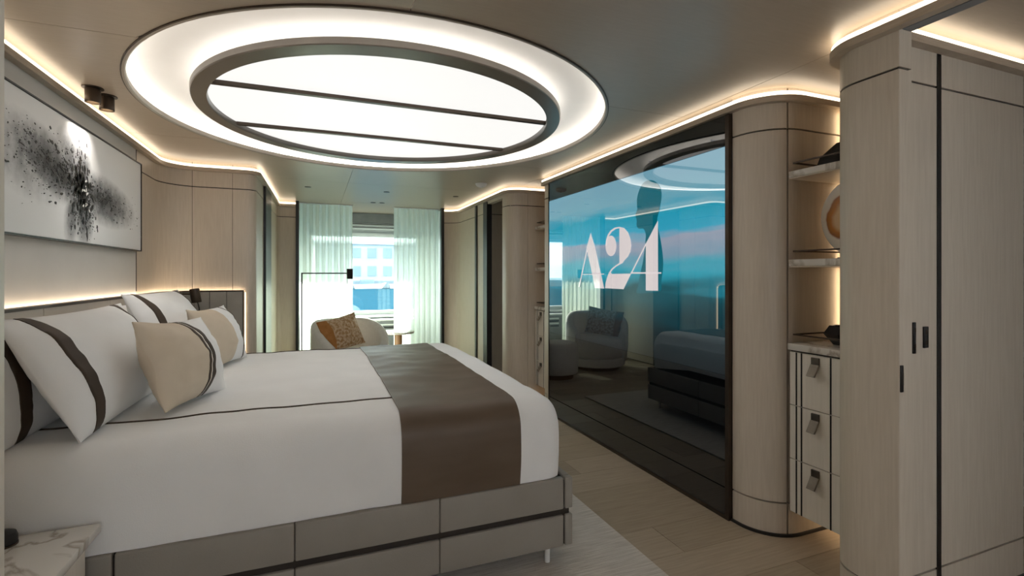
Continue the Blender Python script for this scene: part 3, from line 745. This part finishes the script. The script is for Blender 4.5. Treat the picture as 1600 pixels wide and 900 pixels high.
# ================================================================== BED
bd = thing('bed', 'king-size bed with taupe leather two-tier base', 'bed', (.0, 2.84, 0))
BX0, BX1, BY0, BY1 = -1.005, 1.022, 1.87, 3.83
bx('plinth', 'groove', bd, BX0, .80, BY0 + .2, BY1 - .2, .016, .105)
bx('core', 'groove', bd, BX0, BX1 - .012, BY0 + .012, BY1 - .012, .105, .375)
xs = [BX0, -.578, -.065, .446, .983, BX1]
for z0, z1 in ((.100, .231), (.256, .388)):
    for i in range(len(xs) - 1):
        g = .0035 if i in (0, 3) else .001
        a, b = xs[i] + (.001 if i == 0 else (.0035 if i in (1, 4) else .0008)), xs[i + 1] - (.0035 if i in (0, 3) else .0008)
        if i == 4: b = BX1
        for y0, y1 in ((BY0, BY0 + .03), (BY1 - .03, BY1)):
            MB().box(a, b, y0, y1, z0, z1, .006, 3).build('side_panel', 'leather', bd)
    ys = [BY0 + .031, BY0 + .66, BY0 + 1.30, BY1 - .031]
    for i in range(3): MB().box(BX1 - .03, BX1, ys[i] + .001, ys[i + 1] - .001, z0, z1, .006, 3).build('foot_panel', 'leather', bd)
for y in (BY0 + .06, BY1 - .06):
    for x in (.93, -.9): MB().lathe([(0, 0), (.012, 0), (.012, .09), (0, .09)], (x, y, .0145), 12).build('foot', 'white_plastic', bd)

# duvet / mattress: rounded block, gently uneven
MX0, MX1, MY0, MY1, MZ0, MZ1 = -1.0, .985, 1.885, 3.815, .389, .722
def bed_surface(x, s, off=0):
    """s runs round the cross-section: near hem -> up -> over -> down far hem. returns point"""
    R = .085; hgt = MZ1 - MZ0; wid = MY1 - MY0
    foot = max(0, (x - (MX1 - R)) / R); foot = min(foot, 1); dz = R * (1 - math.sqrt(max(0, 1 - foot * foot))); ins = .05 * (1 - math.sqrt(max(0, 1 - foot * foot)))
    L1 = hgt - R; La = R * PI / 2; L2 = wid - 2 * R; T = 2 * L1 + 2 * La + L2; d = s * T
    if d < L1: yz = (MY0, MZ0 + d); n = (-1, 0)
    elif d < L1 + La:
        a = (d - L1) / R; yz = (MY0 + R - R * math.cos(a), MZ1 - R + R * math.sin(a)); n = (-math.cos(a), math.sin(a))
    elif d < L1 + La + L2: yz = (MY0 + R + d - L1 - La, MZ1); n = (0, 1)
    elif d < L1 + 2 * La + L2:
        a = PI / 2 - (d - L1 - La - L2) / R; yz = (MY1 - R + R * math.cos(a), MZ1 - R + R * math.sin(a)); n = (math.cos(a), math.sin(a))
    else: yz = (MY1, MZ1 - R - (d - L1 - 2 * La - L2)); n = (1, 0)
    y, z = yz
    up = max(0, n[1])
    crown = .014 * up * math.sin(PI * (y - MY0) / wid)
    wr = .008 * noise.noise((x * 3.1, y * 3.1, z * 2)) + .004 * noise.noise((x * 9, y * 9, z * 5 + 4))
    bulge = .012 * math.sin(PI * min(1, (z - MZ0) / hgt)) * (1 - up)
    y += n[0] * (wr + off + bulge); z += n[1] * (wr + off) + crown
    hem = (z - MZ0) / hgt
    z -= dz * hem; y += ins * (1 if y < 2.85 else -1)
    return Vector((x, y, z))
NX, NS = 120, 150
def bed_grid(xa, xb, nx, off, mb=None, s0=0, s1=1, ns=NS):
    mb = mb or MB(); rows = []
    for i in range(nx + 1):
        x = xa + (xb - xa) * i / nx
        rows.append([bed_surface(x, s0 + (s1 - s0) * j / ns, off) for j in range(ns + 1)])
    vv = [[mb.bm.verts.new(p) for p in r] for r in rows]
    for i in range(nx):
        for j in range(ns): mb.bm.faces.new((vv[i][j], vv[i + 1][j], vv[i + 1][j + 1], vv[i][j + 1]))
    return mb, vv
mb, vv = bed_grid(MX0, MX1, NX, 0)
# foot face, inner rings toward the centre
last = vv[-1]; c = Vector((MX1, (MY0 + MY1) / 2, (MZ0 + MZ1) / 2 - .05))
prev = last
for k, (f, dx) in enumerate(((.985, .006), (.9, .012), (.5, .014))):
    ring = [mb.bm.verts.new(Vector((MX1 + dx, c.y + (v.co.y - c.y) * f, max(MZ0, c.z + (v.co.z - c.z) * f) if f > .6 else c.z + (v.co.z - c.z) * f))) for v in last]
    for j in range(NS): mb.bm.faces.new((prev[j], ring[j], ring[j + 1], prev[j + 1]))
    prev = ring
mb.bm.faces.new(prev)
dv = mb.build('duvet', 'linen', None, ang=60); tag(dv, 'white duvet and mattress with thin brown piping on the king-size bed', 'duvet')
# piping lines along the top
def s_of_y(y):
    R = .085; hgt = MZ1 - MZ0; wid = MY1 - MY0; L1 = hgt - R; La = R * PI / 2; L2 = wid - 2 * R; T = 2 * L1 + 2 * La + L2
    return (L1 + La + (y - MY0 - R)) / T
for yl in (2.135, 3.70):
    s = s_of_y(yl); MB().tube([bed_surface(-.9 + 1.26 * k / 50, s, .001) for k in range(51)], .0042, 6).build('piping', 'brown_fabric', dv)
# throw
mb, vv = bed_grid(.302, .782, 24, .006)
for r in (vv[0], vv[-1]): pass
bot, vb = bed_grid(.302, .782, 24, .001, mb)
for i in range(24):
    mb.bm.faces.new((vv[i][0], vb[i][0], vb[i + 1][0], vv[i + 1][0])); mb.bm.faces.new((vv[i][NS], vv[i + 1][NS], vb[i + 1][NS], vb[i][NS]))
for i in (0, 24):
    for j in range(NS): mb.bm.faces.new((vv[i][j], vv[i][j + 1], vb[i][j + 1], vb[i][j]))
tag(mb.build('bed_throw', 'throw', None, ang=60), 'dark brown throw laid across the foot of the bed', 'throw')

# pillows ----------------------------------------------------------------
def pillow(name, label, cat, w, h, t, mats, loc, tilt, rz, seed, group, stripes=(), pinch=.04, flange=0.0, puff=.8, split=None, roll=0, sag=0.0):
    """w along local Y, h up, thickness along X; tilt leans back (towards -X)"""
    root = bpy.data.objects.new(name, None); COL.objects.link(root); root.location = loc
    root.rotation_euler = (roll, -tilt, rz); tag(root, label, cat, group)
    fu = flange / (w / 2); fv = flange / (h / 2)
    def surf(u, v, side, off=0):
        iu = min(1, abs(u) / (1 - fu) if fu else abs(u)); iv = min(1, abs(v) / (1 - fv) if fv else abs(v))
        th = t / 2 * max(0, (1 - iu ** 2.2)) ** puff * max(0, (1 - iv ** 2.2)) ** puff
        y = u * w / 2 * (1 - pinch * (1 - v * v)); z = v * h / 2 * (1 - pinch * 1.2 * (1 - u * u))
        n1 = noise.noise((u * 2.2 + seed, v * 2.2, side * .7)) * .010 + noise.noise((u * 6 + seed, v * 6, side)) * .004
        k = min(1, th / (t / 2) * 2)
        x = side * (th + .0025 + off + n1 * k) + .012 * noise.noise((u * 1.4 + seed * 3, v * 1.6, 0)) * (1 - k) - sag * max(0, v) ** 2
        return Vector((x, y, z + h / 2))
    N = 36
    def grid(u0, u1, off, mb, nu):
        vf, vb = [], []
        for i in range(nu + 1):
            u = u0 + (u1 - u0) * i / nu
            vf.append([mb.bm.verts.new(surf(u, -1 + 2 * j / N, 1, off)) for j in range(N + 1)])
            vb.append([mb.bm.verts.new(surf(u, -1 + 2 * j / N, -1, off)) for j in range(N + 1)])
        fs = []
        for i in range(nu):
            for j in range(N):
                fs.append((mb.bm.faces.new((vf[i][j], vf[i + 1][j], vf[i + 1][j + 1], vf[i][j + 1])), i)); fs.append((mb.bm.faces.new((vb[i][j], vb[i][j + 1], vb[i + 1][j + 1], vb[i + 1][j])), i))
            fs.append((mb.bm.faces.new((vf[i][0], vb[i][0], vb[i + 1][0], vf[i + 1][0])), i)); fs.append((mb.bm.faces.new((vf[i][N], vf[i + 1][N], vb[i + 1][N], vb[i][N])), i))
        for i in (0, nu):
            for j in range(N): fs.append((mb.bm.faces.new((vf[i][j], vf[i][j + 1], vb[i][j + 1], vb[i][j])), min(i, nu - 1)))
        return fs
    mb = MB(); fs = grid(-1, 1, 0, mb, N)
    if split is not None:
        for f, i in fs: f.material_index = 1 if (-1 + 2 * (i + .5) / N) < split else 0
    mb.build('cover', mats, root, ang=75, local=True)
    for a, b, m in stripes:
        mb = MB(); grid(a, b, .0028, mb, 4); mb.build('stripe', m, root, ang=75, local=True)
    return root
ZB = .733
B = 'brown_fabric'
st = ((-.80, -.70, B), (.70, .80, B))
pillow('pillow', 'white pillow with brown stripe, behind the large near sham against the headboard', 'pillow', .98, .36, .16, ['linen'], (-.860, 2.37, ZB - .01), .22, 0, 5, 'bed pillows', st, puff=.72)
pillow('pillow', 'white pillow with brown stripe, behind the large far sham against the headboard', 'pillow', .90, .38, .16, ['linen'], (-.860, 3.36, ZB - .01), .22, 0, 8, 'bed pillows', st, puff=.72)
pillow('pillow', 'large white striped sham leaning at the near side of the bed', 'pillow', .93, .435, .22, ['linen'], (-.655, 2.37, ZB), .50, -.03, 1, 'bed pillows', st, puff=.72)
pillow('pillow', 'large white striped sham leaning at the far side of the bed', 'pillow', .88, .465, .22, ['linen'], (-.655, 3.38, ZB), .45, -.05, 3, 'bed pillows', st, puff=.72)
cs = ((-.10, -.045, B), (.02, .11, B))
pillow('cushion', 'small beige and white cushion with two brown bands, nearer the camera', 'cushion', .47, .35, .205, ['linen', 'beige_silk'], (-.44, 2.35, ZB + .005), .34, -.26, 12, 'small bed cushions', cs, pinch=.07, puff=.7, split=.0, roll=-.05)
pillow('cushion', 'small beige and white cushion with thin piping, at the far side of the bed', 'cushion', .47, .35, .18, ['linen', 'beige_silk'], (-.45, 3.24, ZB + .005), .38, -.24, 15, 'small bed cushions', ((.55, .60, B),), pinch=.07, puff=.7, split=.0)

# ================================================================== nightstand
ns = thing('nightstand', 'marble-topped nightstand at the near side of the bed', 'nightstand', (-.8, 1.55, 0))
bx('top', 'marble', ns, -1.012, -.598, 1.16, 1.845, .476, .502, bev=.003)['label'] = 'veined white marble top'
bx('body', 'wood_pale', ns, -1.008, -.64, 1.19, 1.82, .14, .474)
for z0, z1 in ((.15, .30), (.306, .462)):
    dr = bx('drawer', 'wood_pale', ns, -.640, -.626, 1.195, 1.815, z0, z1, bev=.002); bx('handle', 'brushed_plate', dr, -.626, -.615, 1.47, 1.54, z1 - .03, z1 - .02)
bx('plinth', 'groove', ns, -1.0, -.67, 1.22, 1.79, .0145, .139)
t = thing('round_clock', 'small black dome on the nightstand beside the bed', 'ornament', (-.80, 1.79, .502))
MB().lathe([(0, .001), (.026, .001), (.031, .008), (.031, .022), (.027, .034), (.014, .041), (0, .042)], (-.80, 1.79, .502), 24).build('body', 'black_metal', t)
MB().lathe([(0, .0), (.032, .0), (.032, .004), (0, .004)], (-.80, 1.79, .502), 24).build('base', 'bronze', t)

# ================================================================== rug
rg = tag(MB().box(-.95, 1.352, .55, 4.42, .001, .014, .004).build('rug', 'rug'), 'pale ribbed rug under the bed', 'rug')

# ================================================================== sitting area
ac = thing('armchair', 'cream barrel armchair by the window with a tan fur cushion', 'armchair', (.37, 5.80, 0), rz=.36)
def shell():
    mb = MB(); rings = []; n = 44; A = math.radians(128)
    for i in range(n + 1):
        a = -A + 2 * A * i / n; f = abs(a) / A
        top = .745 - .25 * max(0, (f - .35) / .65) ** 1.6; ro, ri = .415, .315
        cx, cy = math.sin(a), math.cos(a)          # back points to local +Y
        pr = []
        zc = top - .05; rc = (ro + ri) / 2; hw = (ro - ri) / 2
        pr.append((ri + .01, .17)); pr.append((ri, .30))
        for k in range(9):
            t = PI - PI * k / 8; pr.append((rc + hw * math.cos(t), zc + .05 * math.sin(t)))
        pr.append((ro, .30)); pr.append((ro - .02, .12)); pr.append((ro - .05, .105))
        rings.append([(r * cx, r * cy, z) for r, z in pr])
    mb.loops(rings); return mb
shell().build('shell', 'cream_boucle', ac, local=True, ang=60)
MB().lathe([(0, .15), (.30, .15), (.335, .17), (.345, .24), (.340, .36), (.325, .405), (.28, .425), (0, .435)], (0, -.03, 0), 40).build('seat_cushion', 'cream_boucle', ac, local=True, ang=60)
MB().lathe([(0, .045), (.345, .045), (.37, .06), (.385, .14), (.38, .16), (0, .16)], (0, 0, 0), 40).build('base', 'cream_boucle', ac, local=True)
MB().lathe([(0, .001), (.30, .001), (.305, .01), (.305, .044), (0, .044)], (0, 0, 0), 40).build('plinth', 'walnut', ac, local=True)
pillow('fur_cushion', 'tan and orange fur cushion on the cream armchair', 'cushion', .48, .37, .18, ['tan_fur', 'orange_suede'], (.33, 5.72, .438), .36, .36 - PI / 2 + .12, 21, None, (), pinch=.05, split=-.55, roll=.18)
ot = thing('ottoman', 'round cream ottoman beside the armchair, seen in the screen reflection', 'ottoman', (1.16, 5.42, 0))
MB().lathe([(0, .06), (.24, .06), (.255, .075), (.26, .25), (.255, .385), (.235, .42), (.18, .435), (0, .44)], (1.16, 5.42, 0), 40).build('body', 'cream_boucle', ot, ang=60)
MB().lathe([(0, .001), (.2, .001), (.2, .06), (0, .06)], (1.16, 5.42, 0), 32).build('plinth', 'walnut', ot)
sd = thing('side_table', 'small round pale side table with wooden leg behind the armchair', 'table', (.99, 6.42, 0))
MB().lathe([(0, .50), (.19, .50), (.2, .507), (.2, .525), (.19, .53), (0, .53)], (.99, 6.42, 0), 32).build('table_top', 'marble', sd)
MB().lathe([(0, .012), (.05, .012), (.05, .50), (0, .50)], (.99, 6.42, 0), 20).build('leg', 'walnut', sd)
MB().lathe([(0, .001), (.14, .001), (.14, .010), (.05, .016), (0, .016)], (.99, 6.42, 0), 28).build('base', 'walnut', sd)
lp = thing('floor_lamp', 'slim black floor lamp with square arm in front of the left curtain', 'lamp', (-.14, 6.22, 0))
MB().tube([(-.14, 6.22, .015), (-.14, 6.22, 1.265)], .008, 10).build('pole', 'black_metal', lp)
MB().tube([(-.148, 6.22, 1.265), (.36, 6.22, 1.265)], .0075, 10).build('arm', 'black_metal', lp)
MB().lathe([(0, .001), (.12, .001), (.12, .012), (.03, .018), (0, .018)], (-.14, 6.22, 0), 32).build('base', 'black_metal', lp)
MB().lathe([(0, .0), (.034, 0), (.036, .003), (.036, .12), (0, .122)], (.388, 6.22, 1.198), 24).build('shade', 'black_metal', lp)
MB().tube([(.36, 6.22, 1.195), (.358, 6.22, 1.13)], .003, 6).build('pull_switch', 'black_metal', lp)

# curtains
def curtain(label, x0, x1, seed):
    mb = MB(); nx = 170; nz = 14; rows = []
    for i in range(nx + 1):
        x = x0 + (x1 - x0) * i / nx; colm = []
        for j in range(nz + 1):
            z = .02 + (2.128 - .02) * j / nz; f = j / nz
            amp = .030 * (1 - .25 * f)
            ph = 2 * PI * (x - x0) / .072 + 1.3 * noise.noise((x * 5, seed, z * .3))
            yy = 6.66 + amp * math.sin(ph) + .015 * noise.noise((x * 9 + seed, z * .7, 2))
            colm.append(mb.bm.verts.new((x + .012 * math.sin(ph * 2 + 1), yy, z)))
        rows.append(colm)
    for i in range(nx):
        for j in range(nz): mb.bm.faces.new((rows[i][j], rows[i + 1][j], rows[i + 1][j + 1], rows[i][j + 1]))
    t = thing('curtain', label, 'curtain', ((x0 + x1) / 2, 6.66, 0), group='sheer curtains')
    mb.build('drape', 'sheer_curtain', t, ang=80)
    bx('track', 'white_trim', t, x0, x1, 6.645, 6.675, 2.129, 2.1395)
curtain('white sheer curtain left of the window gap, behind the floor lamp', -.175, .455, 1)
curtain('white sheer curtain right of the window gap', .965, 1.572, 5)

# ================================================================== ceiling fittings
spots = []
for k, (px, py) in enumerate(((145, 137), (167, 150))):
    q = at_z(px, py, H); t = thing('ceiling_spotlight', ('black cylinder ceiling spotlight, the one nearer the camera', 'black cylinder ceiling spotlight, the one nearer the window')[k], 'spotlight', (q.x, q.y, H - .07), group='ceiling spotlights')
    MB().lathe([(0, -.004), (.043, -.004), (.043, 0), (0, 0)], (q.x, q.y, H), 28).build('flange', 'bronze', t)
    MB().lathe([(.0, -.006), (.030, -.006), (.031, -.008), (.031, -.072), (.027, -.072), (.027, -.05), (0, -.05)], (q.x, q.y, H), 28).build('body', 'bronze', t)
    MB().lathe([(0, -.056), (.024, -.056), (.024, -.052), (0, -.052)], (q.x, q.y, H), 20).build('bulb', 'lamp_glow', t)
    L = bpy.data.lights.new('spot_lamp', 'SPOT'); L.energy = 2.2; L.spot_size = math.radians(80); L.spot_blend = 1.0; L.color = (1, .95, .88); L.shadow_soft_size = .025
    lo = bpy.data.objects.new('spot_lamp', L); COL.objects.link(lo); lo.parent = t; lo.location = (0, 0, -.01)
    lo.rotation_euler = (Vector((-1.07, 2.95 + .12 * k, 1.50)) - Vector((q.x, q.y, H - .08))).to_track_quat('-Z', 'Y').to_euler()
q = at_z(752, 287, H); t = thing('smoke_detector', 'white smoke detector on the ceiling near the far niche', 'detector', (q.x, q.y, H - .03))
MB().lathe([(0, -.034), (.030, -.034), (.045, -.026), (.055, -.012), (.058, 0), (0, 0)], (q.x, q.y, H), 28).build('body', 'white_plastic', t)
MB().lathe([(0, -.038), (.014, -.038), (.016, -.034), (0, -.034)], (q.x, q.y, H), 16).build('sensor', 'white_trim', t)
for k, (px, py, nm) in enumerate(((604, 300, 'nearest the bed'), (583, 316.5, 'left one of the pair by the curtains'), (597, 317, 'right one of the pair by the curtains'), (712, 307, 'near the right wall'), (481, 292, 'near the left return wall'))):
    q = at_z(px, py, H); t = thing('recessed_downlight', 'tiny dark recessed ceiling fitting, %s' % nm, 'downlight', (q.x, q.y, H - .004), group='recessed ceiling fittings')
    MB().lathe([(.022, -.004), (.030, -.004), (.032, -.001), (.032, 0), (.022, 0)], (q.x, q.y, H), 20).build('ring', 'bronze', t); MB().lathe([(0, -.002), (.021, -.002), (.021, 0), (0, 0)], (q.x, q.y, H), 20).build('lens', 'groove', t)

# ================================================================== outside: harbour
tag(bx('sea', 'sea_water', None, -160, 260, 8.2, 140, -1.5, -1.4), 'blue harbour water outside the window', kind='stuff')
tag(bx('quay', 'quay_stone_haze', None, -160, 260, 100, 160, -1.4, .0), 'pale stone quay across the water, tinted for haze', 'quay')
def building(label, x0, x1, y0, z1, mat, cols, rows):
    t = thing('building', label, 'building', ((x0 + x1) / 2, y0, 0))
    bx('wall', mat, t, x0, x1, y0, y0 + 12, 0, z1); bx('roof', 'hull_white', t, x0 - .5, x1 + .5, y0 - .6, y0 + 12.5, z1, z1 + .5)
    cw_, rh = (x1 - x0) / cols, z1 / rows
    for i in range(cols):
        for j in range(rows): bx('window', 'far_window_haze', t, x0 + cw_ * (i + .22), x0 + cw_ * (i + .78), y0 - .12, y0, rh * (j + .25), rh * (j + .8))
building('pale low harbour building straight across the water', 0, 22, 106, 7.5, 'facade_pale_haze', 7, 2)
building('harbour building tinted blue-grey for haze, left of the pale one', -26, -1, 104, 9.5, 'facade_haze_blue', 7, 3)
building('pale harbour building right of the others', 24, 52, 108, 8.5, 'facade_pale_haze', 8, 2)
for k, x in enumerate((2, 9.5, 16, 24)):
    t = thing('moored_boat', '%s white boat moored along the far quay' % ('first', 'second', 'third', 'fourth')[k], 'boat', (x, 97, -1.4), group='moored boats')
    mb = MB(); pr = [(-2.6, .0), (-2.8, .8), (2.4, .9), (3.1, 1.1), (2.2, .0)]
    mb.loops([[(x + a, 97 + yy, -1.4 + b) for a, b in pr] for yy in (-.9, .9)]); mb.build('hull', 'hull_white', t, smooth=False)
    bx('cabin', 'far_window_haze', t, x - 1.6, x + .9, 96.4, 97.6, -.6, .35, bev=.15)
